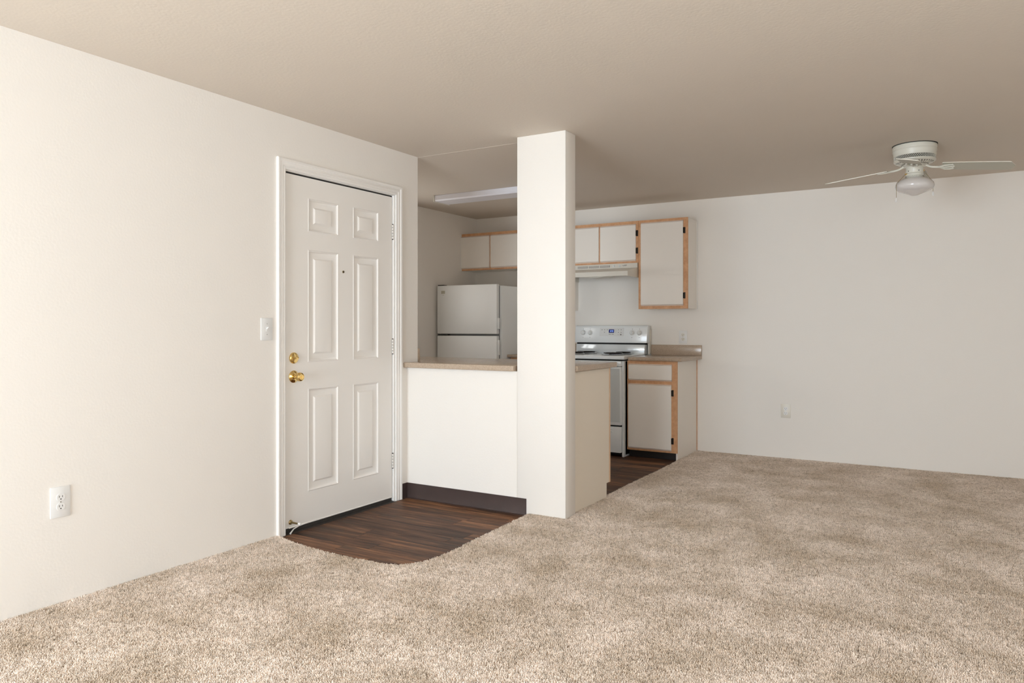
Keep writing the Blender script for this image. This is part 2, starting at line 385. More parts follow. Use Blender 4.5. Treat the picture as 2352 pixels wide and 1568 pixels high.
# pile: the part of the carpet that the view can reach
pe = [(x, y) for x, y in poly]
pp = [(0, 1.2), (3.2, 1.2), (3.9, 3.0), (4.3, YB), (1.205, YB)] + pe[4:]
bm = bmesh.new(); bm.faces.new([bm.verts.new((x, y, .0085)) for x, y in pp])
bmesh.ops.recalc_face_normals(bm, faces=bm.faces[:])
for f in bm.faces:
    if f.normal.z < 0: f.normal_flip()
bmesh.ops.triangulate(bm, faces=bm.faces[:])
me = bpy.data.meshes.new('pile'); bm.to_mesh(me); bm.free(); me.materials.append(M['carpet_base'])
pile = bpy.data.objects.new('pile', me); C.objects.link(pile); pile.parent = carpet; pile['kind'] = 'stuff'
def pile_nodes(density):
    ng = bpy.data.node_groups.new('pile_yarn', 'GeometryNodeTree')
    ng.interface.new_socket('Geometry', in_out='INPUT', socket_type='NodeSocketGeometry')
    ng.interface.new_socket('Geometry', in_out='OUTPUT', socket_type='NodeSocketGeometry')
    N, L = ng.nodes, ng.links
    gi = N.new('NodeGroupInput'); go = N.new('NodeGroupOutput')
    d = N.new('GeometryNodeDistributePointsOnFaces'); d.inputs['Density'].default_value = density; d.inputs['Seed'].default_value = 3
    L.new(gi.outputs[0], d.inputs['Mesh'])
    # one tuft: three leaning cut yarn ends
    jn = N.new('GeometryNodeJoinGeometry')
    for (tx, ty, rx, ry, h) in ((0, 0, .32, .1, .0125), (.0022, .001, -.15, .42, .0115), (-.0012, .0022, -.3, -.35, .012)):
        c = N.new('GeometryNodeMeshCone'); c.inputs['Vertices'].default_value = 4; c.inputs['Side Segments'].default_value = 1
        c.inputs['Radius Top'].default_value = .0011; c.inputs['Radius Bottom'].default_value = .0017; c.inputs['Depth'].default_value = h
        t = N.new('GeometryNodeTransform'); t.inputs['Translation'].default_value = (tx, ty, 0); t.inputs['Rotation'].default_value = (rx, ry, .6)
        L.new(c.outputs['Mesh'], t.inputs['Geometry']); L.new(t.outputs[0], jn.inputs[0])
    sm = N.new('GeometryNodeSetMaterial'); sm.inputs['Material'].default_value = M['pile']
    L.new(jn.outputs[0], sm.inputs['Geometry'])
    ip = N.new('GeometryNodeInstanceOnPoints'); L.new(d.outputs['Points'], ip.inputs['Points']); L.new(sm.outputs[0], ip.inputs['Instance'])
    # lean: a slow noise combs the pile, a random part roughens it
    pos = N.new('GeometryNodeInputPosition')
    no = N.new('ShaderNodeTexNoise'); no.inputs['Scale'].default_value = 3.2; no.inputs['Detail'].default_value = 3
    L.new(pos.outputs[0], no.inputs['Vector'])
    sub = N.new('ShaderNodeVectorMath'); sub.operation = 'MULTIPLY_ADD'; sub.inputs[1].default_value = (2.1, 2.1, 0); sub.inputs[2].default_value = (-1.05, -1.05, 0)
    L.new(no.outputs['Color'], sub.inputs[0])
    rv = N.new('FunctionNodeRandomValue'); rv.data_type = 'FLOAT_VECTOR'
    rv.inputs[0].default_value = (-.38, -.38, 0); rv.inputs[1].default_value = (.38, .38, 6.28)
    ad = N.new('ShaderNodeVectorMath'); ad.operation = 'ADD'; L.new(sub.outputs[0], ad.inputs[0]); L.new(rv.outputs[0], ad.inputs[1])
    L.new(ad.outputs[0], ip.inputs['Rotation'])
    rs = N.new('FunctionNodeRandomValue'); rs.data_type = 'FLOAT'; rs.inputs[2].default_value = .72; rs.inputs[3].default_value = 1.12; rs.inputs['Seed'].default_value = 9
    L.new(rs.outputs[1], ip.inputs['Scale'])
    L.new(ip.outputs[0], go.inputs[0])
    return ng
pile.modifiers.new('pile', 'NODES').node_group = pile_nodes(31000)

# ------------------------------------------------------------------ baseboards and toe kicks
def cove(pts, name, label, closed_h=.11):
    """pts: plan polyline on the wall line; room is to the right of travel"""
    b = MB(); prof = [(.0, closed_h), (.003, closed_h), (.0045, closed_h-.002), (.0045, .018), (.008, .008), (.016, .0055), (.016, .004), (0, .004)]
    rows = []
    P2 = [Vector((x, y, 0)) for x, y in pts]
    for i, p in enumerate(P2):
        if i == 0: n = (P2[1]-P2[0]).normalized(); n = Vector((n.y, -n.x, 0)); k = 1
        elif i == len(P2)-1: n = (P2[-1]-P2[-2]).normalized(); n = Vector((n.y, -n.x, 0)); k = 1
        else:
            a = (P2[i]-P2[i-1]).normalized(); c = (P2[i+1]-P2[i]).normalized()
            na = Vector((a.y, -a.x, 0)); nc = Vector((c.y, -c.x, 0)); n = (na+nc).normalized(); k = 1/max(.3, n.dot(na))
        rows.append([p+n*k*r+Vector((0, 0, z)) for r, z in prof])
    b.quadstrip(rows)
    bmesh.ops.recalc_face_normals(b.bm, faces=b.bm.faces[:])
    e = [v for v in b.bm.verts]
    nn = len(prof); b.bm.verts.ensure_lookup_table()
    b.bm.faces.new(b.bm.verts[:nn]); b.bm.faces.new(b.bm.verts[-nn:])
    bmesh.ops.recalc_face_normals(b.bm, faces=b.bm.faces[:])
    return tag(b.build(name, 'cove'), label, 'baseboard', kind='structure')
cove([(.0, 4.064), (.0, YW), (.975, YW)], 'baseboard_partition', 'dark brown vinyl cove base along the foot of the half wall')

# ------------------------------------------------------------------ entry door
dr = thing('door_1', (0, (D0+D1)/2, 0), 'white six-panel entry door with brass knob in the long left wall', 'door', kind='structure')
# jamb
b = MB()
b.box(-.13, -.002, D0, D0+.018, 0, DT-.018); b.box(-.13, -.002, D1-.018, D1, 0, DT-.018); b.box(-.13, -.002, D0, D1, DT-.018, DT)
b.box(-.075, -.062, D0+.018, D0+.03, 0, DT-.018); b.box(-.075, -.062, D1-.03, D1-.018, 0, DT-.018); b.box(-.075, -.062, D0+.018, D1-.018, DT-.03, DT-.018)
b.build('jamb', 'trim', dr)
# casing with a moulded profile, mitred
def casing():
    b = MB()
    prof = [(0, 0), (0, .008), (.006, .011), (.014, .011), (.018, .009), (.024, .013), (.034, .014), (.040, .012), (.046, .017), (.058, .018), (.062, .015), (.062, 0)]
    i0, i1, it = D0+.016, D1-.008, DT-.012   # inner edges
    rows = []
    for (y, z, sy, sz) in ((i0, .006, -1, 0), (i0, it, -1, 1), (i1, it, 1, 1), (i1, .006, 1, 0)):
        rows.append([Vector((h, y+sy*w, z+sz*w)) for w, h in prof])
    b.quadstrip(rows); bmesh.ops.recalc_face_normals(b.bm, faces=b.bm.faces[:])
    b.bm.verts.ensure_lookup_table(); n = len(prof)
    b.bm.faces.new(b.bm.verts[:n]); b.bm.faces.new(b.bm.verts[-n:]); bmesh.ops.recalc_face_normals(b.bm, faces=b.bm.faces[:])
    return b.build('casing', 'trim', dr, angle=25)
casing()
SX = -.014                       # face of the slab
S0, S1, SB, ST = 3.019, 3.974, .034, 2.112
holes = [(3.198, 3.456, 1.788, 1.990), (3.588, 3.836, 1.788, 1.990),
         (3.198, 3.456, 1.000, 1.680), (3.588, 3.836, 1.000, 1.680),
         (3.198, 3.456, .220, .842), (3.588, 3.836, .220, .842)]
ys = [S0, 3.198, 3.456, 3.588, 3.836, S1]; zs = [SB, .220, .842, 1.0, 1.680, 1.788, 1.990, ST]
b = MB()
for i in (0, 2, 4): b.box(SX-.04, SX, ys[i], ys[i+1], SB, ST)
for i in (1, 3):
    for k in (0, 2, 4, 6): b.box(SX-.04, SX, ys[i], ys[i+1], zs[k], zs[k+1])
    for k in (1, 3, 5): b.box(SX-.04, SX-.02, ys[i], ys[i+1], zs[k], zs[k+1])
bmesh.ops.remove_doubles(b.bm, verts=b.bm.verts, dist=.0001)
slab = b.build('slab', 'doorpaint', dr, smooth=False)
for (a, c, z0, z1) in holes:
    b = MB()
    prof = [(0, 0), (.005, .0025), (.010, -.003), (.016, -.007), (.024, -.009), (.050, -.009), (.060, -.001), (.066, 0)]
    rows = []
    for w, h in prof:
        rows.append([Vector((SX+h, a+w, z0+w)), Vector((SX+h, c-w, z0+w)), Vector((SX+h, c-w, z1-w)), Vector((SX+h, a+w, z1-w)), Vector((SX+h, a+w, z0+w))])
    b.quadstrip(rows); w = .066
    bmesh.ops.remove_doubles(b.bm, verts=b.bm.verts, dist=.00005)
    x = bmesh.new(); x.faces.new([x.verts.new(p) for p in rows[-1][:4]]); b.add(x)
    bmesh.ops.remove_doubles(b.bm, verts=b.bm.verts, dist=.00005)
    bmesh.ops.recalc_face_normals(b.bm, faces=b.bm.faces[:])
    o = b.build('panel', 'doorpaint', slab, angle=20)
b = MB(); b.box(-.058, -.020, S0-.001, S1+.008, ST-.001, DT-.0182); b.build('head_gap_shade', 'dark', dr, smooth=False)['label'] = 'black strip standing in for the shaded gap above the slab'  # black box paints the shade in the gap between slab and head
# weather sweep, torn seal, threshold
b = MB(); b.box(SX-.002, SX+.004, S0+.03, S1+.004, .030, .037, .002)
b.tube([(SX+.004, S0+.16, .034), (SX+.008, S0+.10, .033), (SX+.014, S0+.055, .026), (SX+.02, S0+.03, .013), (SX+.024, S0+.02, .008)], [.003, .003, .0035, .004, .006])
b.build('sweep', 'sweep', dr)['label'] = 'white vinyl sweep curling down at the latch end'
b = MB(); b.box(-.052, -.018, S0, S1, .008, .032); b.build('seal', 'thres', dr)['label'] = 'frayed black seal under the door'
b = MB(); b.prism([(-.13, 0), (.010, 0), (.010, .003), (-.008, .007), (-.13, .012)], 'y', D0+.018, D1-.018)
b.build('threshold', 'thres', dr)['label'] = 'worn dark threshold'
# hinges
for z in (1.871, 1.078, .286):
    b = MB(); y = S1+.004
    for k in range(5):
        b.cyl((SX+.006, y, z-.05+k*.02+.0014), (SX+.006, y, z-.05+(k+1)*.02-.0014), .0065, 12)
    h = b.build('hinge', 'hinge_w', dr)
    b = MB(); b.cyl((SX+.006, y, z-.054), (SX+.006, y, z+.054), .0045, 10); b.build('hinge_pin', 'hinge', h)
    b = MB(); b.box(SX-.03, SX+.001, y+.001, y+.0035, z-.05, z+.05)
    for k, zz in enumerate((-.035, 0, .035)): b.cyl((SX-.012-(k % 2)*.006, y, z+zz), (SX-.012-(k % 2)*.006, y+.005, z+zz), .0035, 8)
    b.build('hinge_leaf', 'hinge', h)
def along_x(x, y, z): return Matrix.Translation((x, y, z)) @ Matrix.Rotation(R(90), 4, 'Y')
kn = thing('door_knob', (SX, 3.085, .92), None, None)
kn.parent = dr; kn.location = Vector((SX, 3.085, .92))-dr.location
b = MB(); b.lathe([(.0, 0), (.036, 0), (.0365, .003), (.034, .006), (.028, .008), (.024, .012), (.017, .014), (.0, .014)], along_x(SX, 3.085, .92), 32); b.build('rose', 'brass', kn)
b = MB(); b.lathe([(.0, .013), (.014, .013), (.0115, .019), (.011, .030), (.016, .036), (.023, .042), (.0262, .050), (.0262, .058), (.0235, .065), (.018, .068), (.0165, .0665), (.0, .0665)], along_x(SX, 3.085, .92), 32); b.build('knob', 'brass', kn)
b = MB(); b.box(SX+.066, SX+.071, 3.083, 3.087, .913, .927, .0015); b.build('turn_button', 'brass', kn)
db = thing('deadbolt', (SX, 3.085, 1.03), None, None); db.parent = dr; db.location = Vector((SX, 3.085, 1.03))-dr.location
b = MB(); b.lathe([(.0, 0), (.033, 0), (.0335, .004), (.031, .009), (.026, .012), (.0, .013)], along_x(SX, 3.085, 1.03), 32); b.build('rose', 'brass', db)
b = MB(); b.prism([(3.064, 1.028), (3.072, 1.024), (3.085, 1.0225), (3.098, 1.024), (3.106, 1.028), (3.106, 1.032), (3.098, 1.0355), (3.085, 1.037), (3.072, 1.0355), (3.064, 1.032)], 'x', SX+.012, SX+.026, .002)
b.build('thumb_turn', 'brass', db)
b = MB(); b.lathe([(0, 0), (.008, 0), (.008, .003), (.0055, .004), (.0, .004)], along_x(SX, 3.499, 1.564), 20); pk = b.build('peephole', 'abrass', dr)
b = MB(); b.lathe([(0, .0), (.0048, .0), (.0048, .0052), (0, .0052)], along_x(SX, 3.499, 1.564), 16); b.build('lens', 'dark', pk)
ds = thing('door_stop', (SX, 3.062, .066), None, None); ds.parent = dr; ds.location = Vector((SX, 3.062, .066))-dr.location
b = MB(); b.lathe([(0, 0), (.0145, 0), (.014, .003), (.008, .007), (.0058, .014), (.0052, .045), (.0048, .07), (0, .07)], along_x(SX, 3.062, .066), 20); b.build('stem', 'abrass', ds)
b = MB(); b.lathe([(0, .066), (.0068, .066), (.0072, .078), (.005, .084), (0, .085)], along_x(SX, 3.062, .066), 20); b.build('rubber_tip', 'rubber', ds)

# ------------------------------------------------------------------ switch and outlets
def frame_x(x, y, z): return lambda u, v, w: (x+w, y+u, z+v)       # on the left wall: u along +y, v up, w out of wall
def frame_y(x, y, z): return lambda u, v, w: (x+u, y-w, z+v)       # on the back wall: u along +x, v up, w out of wall
def obox(b, F, u0, u1, v0, v1, w0, w1, bev=0, seg=1):
    p = F(u0, v0, w0); q = F(u1, v1, w1)
    b.box(min(p[0], q[0]), max(p[0], q[0]), min(p[1], q[1]), max(p[1], q[1]), min(p[2], q[2]), max(p[2], q[2]), bev, seg)
def odisc(b, F, u, v, r, w0, w1, n=20):
    b.cyl(F(u, v, w0), F(u, v, w1), r, n)
def outlet(F, loc, W_, H_, label, pm='plate', rm='plate'):
    t = thing('outlet', loc, label, 'outlet')
    b = MB(); obox(b, F, -W_/2, W_/2, -H_/2, H_/2, 0, .006, .0028, 2); b.build('cover_plate', pm, t)
    for s in (1, -1):
        v0 = s*.0205
        b = MB(); pts = []
        for k in range(28):
            a = 2*math.pi*k/28; u = .0175*math.cos(a); v = max(-.0145, min(.0145, .0175*math.sin(a))); pts.append((u, v))
        x = bmesh.new()
        A = [x.verts.new(F(u, v+v0, .005)) for u, v in pts]; Bv = [x.verts.new(F(u, v+v0, .0085)) for u, v in pts]
        x.faces.new(A); x.faces.new(Bv)
        for i in range(28): x.faces.new((A[i], A[(i+1) % 28], Bv[(i+1) % 28], Bv[i]))
        bmesh.ops.recalc_face_normals(x, faces=x.faces[:]); b.add(x)
        rc = b.build('receptacle', rm, t)
        b = MB(); obox(b, F, -.0078, -.0056, v0-.001, v0+.008, .008, .0089); obox(b, F, .0056, .0078, v0, v0+.0075, .008, .0089)
        odisc(b, F, 0, v0-.0075, .0026, .008, .0089, 12)
        b.build('slots', 'dark', rc)
    b = MB()
    odisc(b, F, 0, 0, .003, .005, .0075, 12); b.build('screw', 'screw', t)
    return t
outlet(frame_x(0, 1.749, .4555), (0, 1.749, .4555), .084, .134, 'white duplex outlet low on the long left wall near the carpet')
outlet(frame_y(1.066, YB, 1.113), (1.066, YB, 1.113), .084, .127, 'duplex outlet on the back wall above the speckled counter beside the range', rm='ivory')
outlet(frame_y(2.021, YB, .448), (2.021, YB, .448), .084, .127, 'duplex outlet low on the empty back wall right of the kitchen', pm='ivory')
F = frame_x(0, 2.872, 1.201)
sw = thing('light_switch', (0, 2.872, 1.201), 'white toggle light switch on the wall left of the door', 'light switch')
b = MB(); obox(b, F, -.041, .041, -.063, .063, 0, .006, .0028, 2); b.build('cover_plate', 'plate', sw)
b = MB(); obox(b, F, -.006, .006, -.013, .013, .005, .0075, .0006)
b.build('collar', 'plate', sw)
b = MB(); p = [F(-.0038, -.002, .006), F(.0038, -.002, .006), F(.0038, .006, .006), F(-.0038, .006, .006)]
q = [F(-.003, .009, .020), F(.003, .009, .020), F(.003, .0135, .017), F(-.003, .0135, .017)]
x = bmesh.new(); pv = [x.verts.new(a) for a in p]; qv = [x.verts.new(a) for a in q]
x.faces.new(pv); x.faces.new(qv)
for i in range(4): x.faces.new((pv[i], pv[(i+1) % 4], qv[(i+1) % 4], qv[i]))
bmesh.ops.recalc_face_normals(x, faces=x.faces[:]); bmesh.ops.bevel(x, geom=x.edges[:], offset=.0006, segments=1, affect='EDGES'); b.add(x)
b.build('toggle', 'plate', sw)
for s in (.030, -.030):
    b = MB(); odisc(b, F, 0, s, .0032, .005, .0072, 12); b.build('screw', 'screw', sw)

# ------------------------------------------------------------------ cabinets
def cab_door(parent, x0, x1, z0, z1, yf, hinge=None, name='door', facing=-1, hz=None):
    """laminate slab with thin routed finger pulls at the top and bottom; yf = face of the frame"""
    t = .017; ya = yf-t if facing < 0 else yf; yb = yf if facing < 0 else yf+t
    b = MB()
    zt, zb = z1-.013, z0+.013
    # finger pull: the slab leans back at top and bottom edges
    pr = [(yf, z0), (yf-.006, z0), (yf-.008, z0+.009), (yf-.0165, zb), (yf-.0165, zt), (yf-.008, z1-.009), (yf-.006, z1), (yf, z1)]
    if facing > 0: pr = [(2*yf-a, c) for a, c in pr]
    b.prism(pr, 'x', x0, x1)
    d = b.build(name, 'laminate', parent, angle=20)
    for zz0, zz1 in ((z0+.001, z0+.0085), (z1-.0085, z1-.001)):
        b = MB(); b.box(x0, x1, min(yf, yf+facing*.0085), max(yf, yf+facing*.0085), zz0, zz1); b.build('pull_edge', 'pulledge', d, smooth=False)
    if hinge:
        xh = x1+.011 if hinge == 'r' else x0-.009
        for z in (hz or (z1-.09, z0+.09)):
            b = MB(); b.box(xh-.0085, xh+.0085, min(yf, yf+facing*.005), max(yf, yf+facing*.005), z-.029, z+.029, .002)
            e = x1 if hinge == 'r' else x0
            b.cyl((e+.002, yf+facing*.011, z-.026), (e+.002, yf+facing*.011, z+.026), .0042, 10)
            b.build('hinge', 'hinge', d)
    return d
def frame_front(b, x0, x1, z0, z1, y0, y1, xs, zs_):
    """face frame: stiles at xs (pairs), rails at zs_ (pairs)"""
    for a, c in xs: b.box(a, c, y0, y1, z0, z1, .001)
    xi = sorted(xs)
    for (a, c), (d, e) in zip(xi, xi[1:]):
        for p, q in zs_: b.box(c, d, y0+.0004, y1, p, q)
YC = 6.745
# tall wall cabinet
t = thing('wall_cabinet', (.965, 7.05, 1.383), 'tall white wall cabinet with oak face frame and single door, right end of the row', 'cabinet')
b = MB(); b.box(.726, 1.205, YC+.019, YB-.001, 1.385, 2.233); b.build('body', 'laminate', t, smooth=False)
b = MB(); frame_front(b, .723, 1.207, 1.383, 2.235, YC, YC+.019, [(.723, .768), (1.160, 1.207)], [(1.383, 1.430), (2.19, 2.235)]); b.build('face_frame', 'oak', t)
cab_door(t, .752, 1.166, 1.412, 2.210, YC, 'r', hz=(2.114, 1.506))
b = MB(); b.box(1.2055, 1.211, YB-.018, YB-.0005, 1.385, 2.233); b.build('scribe_strip', 'trim', t)
b = MB(); b.cyl((.905, YC+.05, 1.383), (.905, YC+.05, 1.374), .008, 12); b.build('catch_button', 'ivory', t)
# short cabinet above the hood
t = thing('wall_cabinet', (.33, 7.05, 1.83), 'short two-door wall cabinet directly above the range hood', 'cabinet')
b = MB(); b.box(-.062, .722, YC+.019, YB-.001, 1.832, 2.233); b.build('body', 'laminate', t, smooth=False)
b = MB(); frame_front(b, -.062, .722, 1.83, 2.235, YC, YC+.019, [(-.062, -.03), (.308, .332), (.690, .722)], [(1.83, 1.872), (2.19, 2.235)]); b.build('face_frame', 'oak', t)
cab_door(t, -.05, .3115, 1.848, 2.205, YC, 'l'); cab_door(t, .3275, .6995, 1.848, 2.205, YC, 'r', hz=(2.116, 1.948))
# tall cabinet hidden behind the pillar except its side
t = thing('wall_cabinet', (-.33, 7.05, 1.383), 'tall wall cabinet mostly hidden behind the pillar, between refrigerator and hood', 'cabinet')
b = MB(); b.box(-.597, -.064, YC+.019, YB-.001, 1.383, 2.233); b.build('body', 'laminate', t, smooth=False)
b = MB(); frame_front(b, -.598, -.0635, 1.381, 2.235, YC, YC+.019, [(-.598, -.56), (-.11, -.0635)], [(1.381, 1.43), (2.19, 2.235)]); b.build('face_frame', 'oak', t)
cab_door(t, -.575, -.09, 1.41, 2.21, YC)
# over the refrigerator
t = thing('wall_cabinet', (-.97, 7.05, 1.83), 'short two-door wall cabinet above the refrigerator', 'cabinet')
b = MB(); b.box(-1.345, -.60, YC+.019, YB-.001, 1.832, 2.226); b.build('body', 'laminate', t, smooth=False)
b = MB(); frame_front(b, -1.345, -.60, 1.83, 2.235, YC, YC+.019, [(-1.345, -1.32), (-.985, -.952), (-.64, -.60)], [(1.83, 1.872), (2.19, 2.235)]); b.build('face_frame', 'oak', t)
cab_door(t, -1.3425, -.977, 1.848, 2.205, YC, 'l', hz=(2.105, 1.94)); cab_door(t, -.960, -.612, 1.848, 2.205, YC)
b = MB(); b.box(-1.3545, -1.3455, YC-.012, YB-.001, 1.83, 2.235); b.build('filler_strip', 'trim', t)

# base cabinets along the back wall
YBF = 6.45
t = thing('base_cabinet', (.96, 7.05, .004), 'white base cabinet with oak frame, one drawer and one door, right of the range', 'cabinet')
b = MB(); b.box(.728, 1.202, YBF+.02, YB-.002, .085, .90); b.box(1.187, 1.202, 6.52, YB-.002, .004, .086); b.box(1.187, 1.2025, YBF+.02, 6.53, .004, .086)
b.build('body', 'laminate', t, smooth=False)
b = MB(); frame_front(b, .727, 1.203, .075, .90, YBF, YBF+.02, [(.727, .757), (1.148, 1.203)], [(.075, .112), (.690, .728), (.866, .90)]); b.build('face_frame', 'oak', t)
cab_door(t, .744, 1.156, .720, .872, YBF, name='drawer')
cab_door(t, .742, 1.152, .092, .690, YBF, 'r', hz=(.615, .184))
b = MB(); b.box(1.2026, 1.2066, YB-.012, YB-.0008, .022, .90); b.build('scribe_strip', 'oak', t)
b = MB(); b.box(.722, 1.187, 6.515, 6.53, .004, .085); b.build('toe_kick', 'toe', t, smooth=False)

# cabinet between refrigerator and range
t = thing('base_cabinet', (-.31, 7.05, .004), 'white base cabinet with oak frame between refrigerator and range, seen past the pillar', 'cabinet')
b = MB(); b.box(-.535, -.057, YBF+.02, YB-.002, .085, .90); b.box(-.535, -.057, 6.53, YB-.002, .004, .085); b.build('body', 'laminate', t, smooth=False)
b = MB(); frame_front(b, -.536, -.056, .075, .90, YBF, YBF+.02, [(-.536, -.50), (-.09, -.056)], [(.075, .112), (.690, .728), (.866, .90)]); b.build('face_frame', 'oak', t)
cab_door(t, -.515, -.075, .720, .872, YBF, name='drawer'); cab_door(t, -.515, -.075, .092, .690, YBF)
b = MB(); b.box(-.535, -.057, 6.514, 6.529, .004, .085); b.build('toe_kick', 'toe', t, smooth=False)
def wall_counter(x0, x1, label, ends):
    t = thing('countertop', ((x0+x1)/2, YB, .90), label, 'countertop')
    b = MB(); b.prism([(6.42, .904), (6.418, .92), (6.424, .932), (YB-.001, .932), (YB-.001, .902), (6.425, .902)], 'x', x0, x1, .0015, 1); b.build('slab', 'counter', t)
    b = MB(); b.box(x0, x1, YB-.021, YB-.0008, .9325, 1.036, .003, 2); b.build('backsplash', 'counter', t)
    return t
wall_counter(.7465, 1.252, 'speckled beige laminate countertop with short backsplash right of the range', 'r')
wall_counter(-.562, -.0475, 'speckled laminate countertop between refrigerator and range', 'l')

# peninsula: cabinet run behind the half wall, counter over both
t = thing('peninsula_cabinet', (.5, 4.27, .004), 'peninsula cabinet behind the pillar, plain cream end panel with oak front edge', 'cabinet')
PY0, PY1 = YW2+.006, 4.868
b = MB(); b.box(-.60, 1.19, PY0, PY1-.02, .10, .920); b.box(-.60, 1.19, PY0, PY1-.07, .004, .10); b.build('body', 'laminate', t, smooth=False)
b = MB(); b.prism([(PY0, .004), (4.806, .004), (4.806, .115), (PY1-.019, .115), (PY1-.019, .922), (PY0, .922)], 'x', 1.1905, 1.236, .0008, 1); b.build('end_panel', 'panelcream', t)
b = MB(); frame_front(b, -.60, 1.235, .112, .922, PY1-.0185, PY1, [(-.60, -.56), (-.04, .0), (.53, .57), (1.19, 1.235)], [(.112, .15), (.70, .735), (.886, .922)]); b.build('face_frame', 'oak', t)
for a, c in ((-.575, -.025), (-.015, .545), (.555, 1.2)):
    cab_door(t, a, c, .74, .905, PY1, name='drawer', facing=1); cab_door(t, a, c, .13, .695, PY1, facing=1)
b = MB(); b.box(1.2362, 1.2378, PY1-.0185, PY1+.0005, .114, .922); b.build('edge_strip', 'oak_edge', t, smooth=False)
b = MB(); b.box(-.60, 1.19, PY1-.069, PY1-.056, .004, .10); b.build('toe_kick', 'toe', t, smooth=False)
t = thing('peninsula_countertop', (.5, 4.5, .926), 'speckled beige countertop over the half wall, wrapping behind the pillar', 'countertop')
def rounded_counter():
    b = MB()
    poly = [(.0015, 4.082), (.880, 4.082), (.893, 4.095), (.893, YW2+.012), (1.268, YW2+.012), (1.268, 4.915), (1.25, 4.935), (-1.352, 4.935), (-1.352, YE+.003), (.0015, YE+.003)]
    x = bmesh.new(); lo, hi = .9265, .963
    A = [x.verts.new((p[0], p[1], lo)) for p in poly]; B_ = [x.verts.new((p[0], p[1], hi)) for p in poly]
    x.faces.new(A); top = x.faces.new(B_); n = len(poly)
    for i in range(n): x.faces.new((A[i], A[(i+1) % n], B_[(i+1) % n], B_[i]))
    bmesh.ops.recalc_face_normals(x, faces=x.faces[:])
    ed = [e for e in x.edges if abs(e.verts[0].co.z-e.verts[1].co.z) < 1e-5]
    bmesh.ops.bevel(x, geom=ed, offset=.005, segments=3, profile=.5, affect='EDGES')
    b.add(x); return b.build('slab', 'counter', t)
rounded_counter()
b = MB(); b.box(-1.352, -.0015, YE+.0005, YE+.030, .9632, 1.056, .003, 2); b.build('side_splash', 'counter', t)

# ------------------------------------------------------------------ electric range
RX0, RX1, RYF = -.041, .713, 6.405
t = thing('electric_range', (.336, 6.72, .004), 'white electric range with four coil burners and a blue clock, against the back wall', 'range')
b = MB(); b.box(RX0, RX1, RYF+.035, YB-.03, .02, .895, .003); b.box(RX0, RX0+.02, RYF+.02, 7.0, .006, .02); b.box(RX1-.02, RX1, RYF+.0, 7.0, .006, .895, .002); b.box(RX0, RX0+.02, RYF, 7.0, .006, .895, .002)
b.build('body', 'appl', t)
b = MB(); b.box(RX0+.02, RX1-.02, RYF+.02, RYF+.036, .02, .90); b.build('front_recess', 'dark', t, smooth=False)
b = MB(); b.prism([(RYF, .908), (RYF-.006, .913), (RYF-.008, .93), (RYF-.003, .941), (RYF+.02, .944), (6.93, .944), (6.93, .908)], 'x', RX0-.003, RX1+.003, .002, 1)
cook = b.build('cooktop', 'appl', t)
b = MB(); b.box(RX0+.022, RX1-.020, RYF-.028, RYF+.018, .300, .842, .006, 2); od = b.build('oven_door', 'appl', t)
b = MB(); b.box(RX0+.05, RX1-.030, RYF-.0305, RYF-.0285, .33, .825, .0008); b.build('front_panel', 'ovenpanel', od)
b = MB(); b.box(RX0+.022, RX1-.020, RYF-.024, RYF+.018, .846, .895, .004, 2)
b.build('vent_rail', 'appl', t)
b = MB()
b.box(RX0+.05, RX1-.055, RYF-.066, RYF-.046, .848, .888, .007, 3)
for xx in (RX0+.05, RX1-.085): b.box(xx, xx+.030, RYF-.05, RYF-.022, .850, .886, .003, 1)
for k in range(4): b.box(RX1-.083+k*.007, RX1-.080+k*.007, RYF-.0675, RYF-.0655, .852, .884)
b.build('handle', 'appl', od)
b = MB(); b.box(RX0+.022, RX1-.022, RYF-.026, RYF+.018, .045, .285, .006, 2); dw = b.build('drawer', 'appl', t)
b = MB(); b.box(RX0+.15, RX1-.10, RYF-.033, RYF-.026, .236, .244, .002); b.box(RX0+.15, RX1-.10, RYF-.031, RYF-.026, .258, .264, .002); b.build('pull_rib', 'appl', dw)
def coil(x, y, r, turns):
    b = MB(); b.lathe([(r*1.10, .9445), (r*1.20, .9485), (r*1.12, .950), (r*1.04, .946), (0, .9455)], Matrix.Translation((x, y, 0)), 36)
    bowl = b.build('drip_bowl', 'chrome', t)
    pts = []; n = int(turns*28)
    for i in range(n+1):
        a = 2*math.pi*i/28; q = .018+(r-.018)*i/n; pts.append((x+q*math.cos(a), y+q*math.sin(a), .962))
    b = MB(); b.tube(pts, .0062, 6)
    for k in range(3):
        a = k*2.094+.5; b.cyl((x, y, .953), (x+r*.98*math.cos(a), y+r*.98*math.sin(a), .953), .002, 6)
    b.build('coil', 'burner', bowl)
coil(.535, 6.565, .092, 4.5); coil(.145, 6.575, .072, 3.5); coil(.545, 6.80, .072, 3.5); coil(.145, 6.80, .092, 4.5)
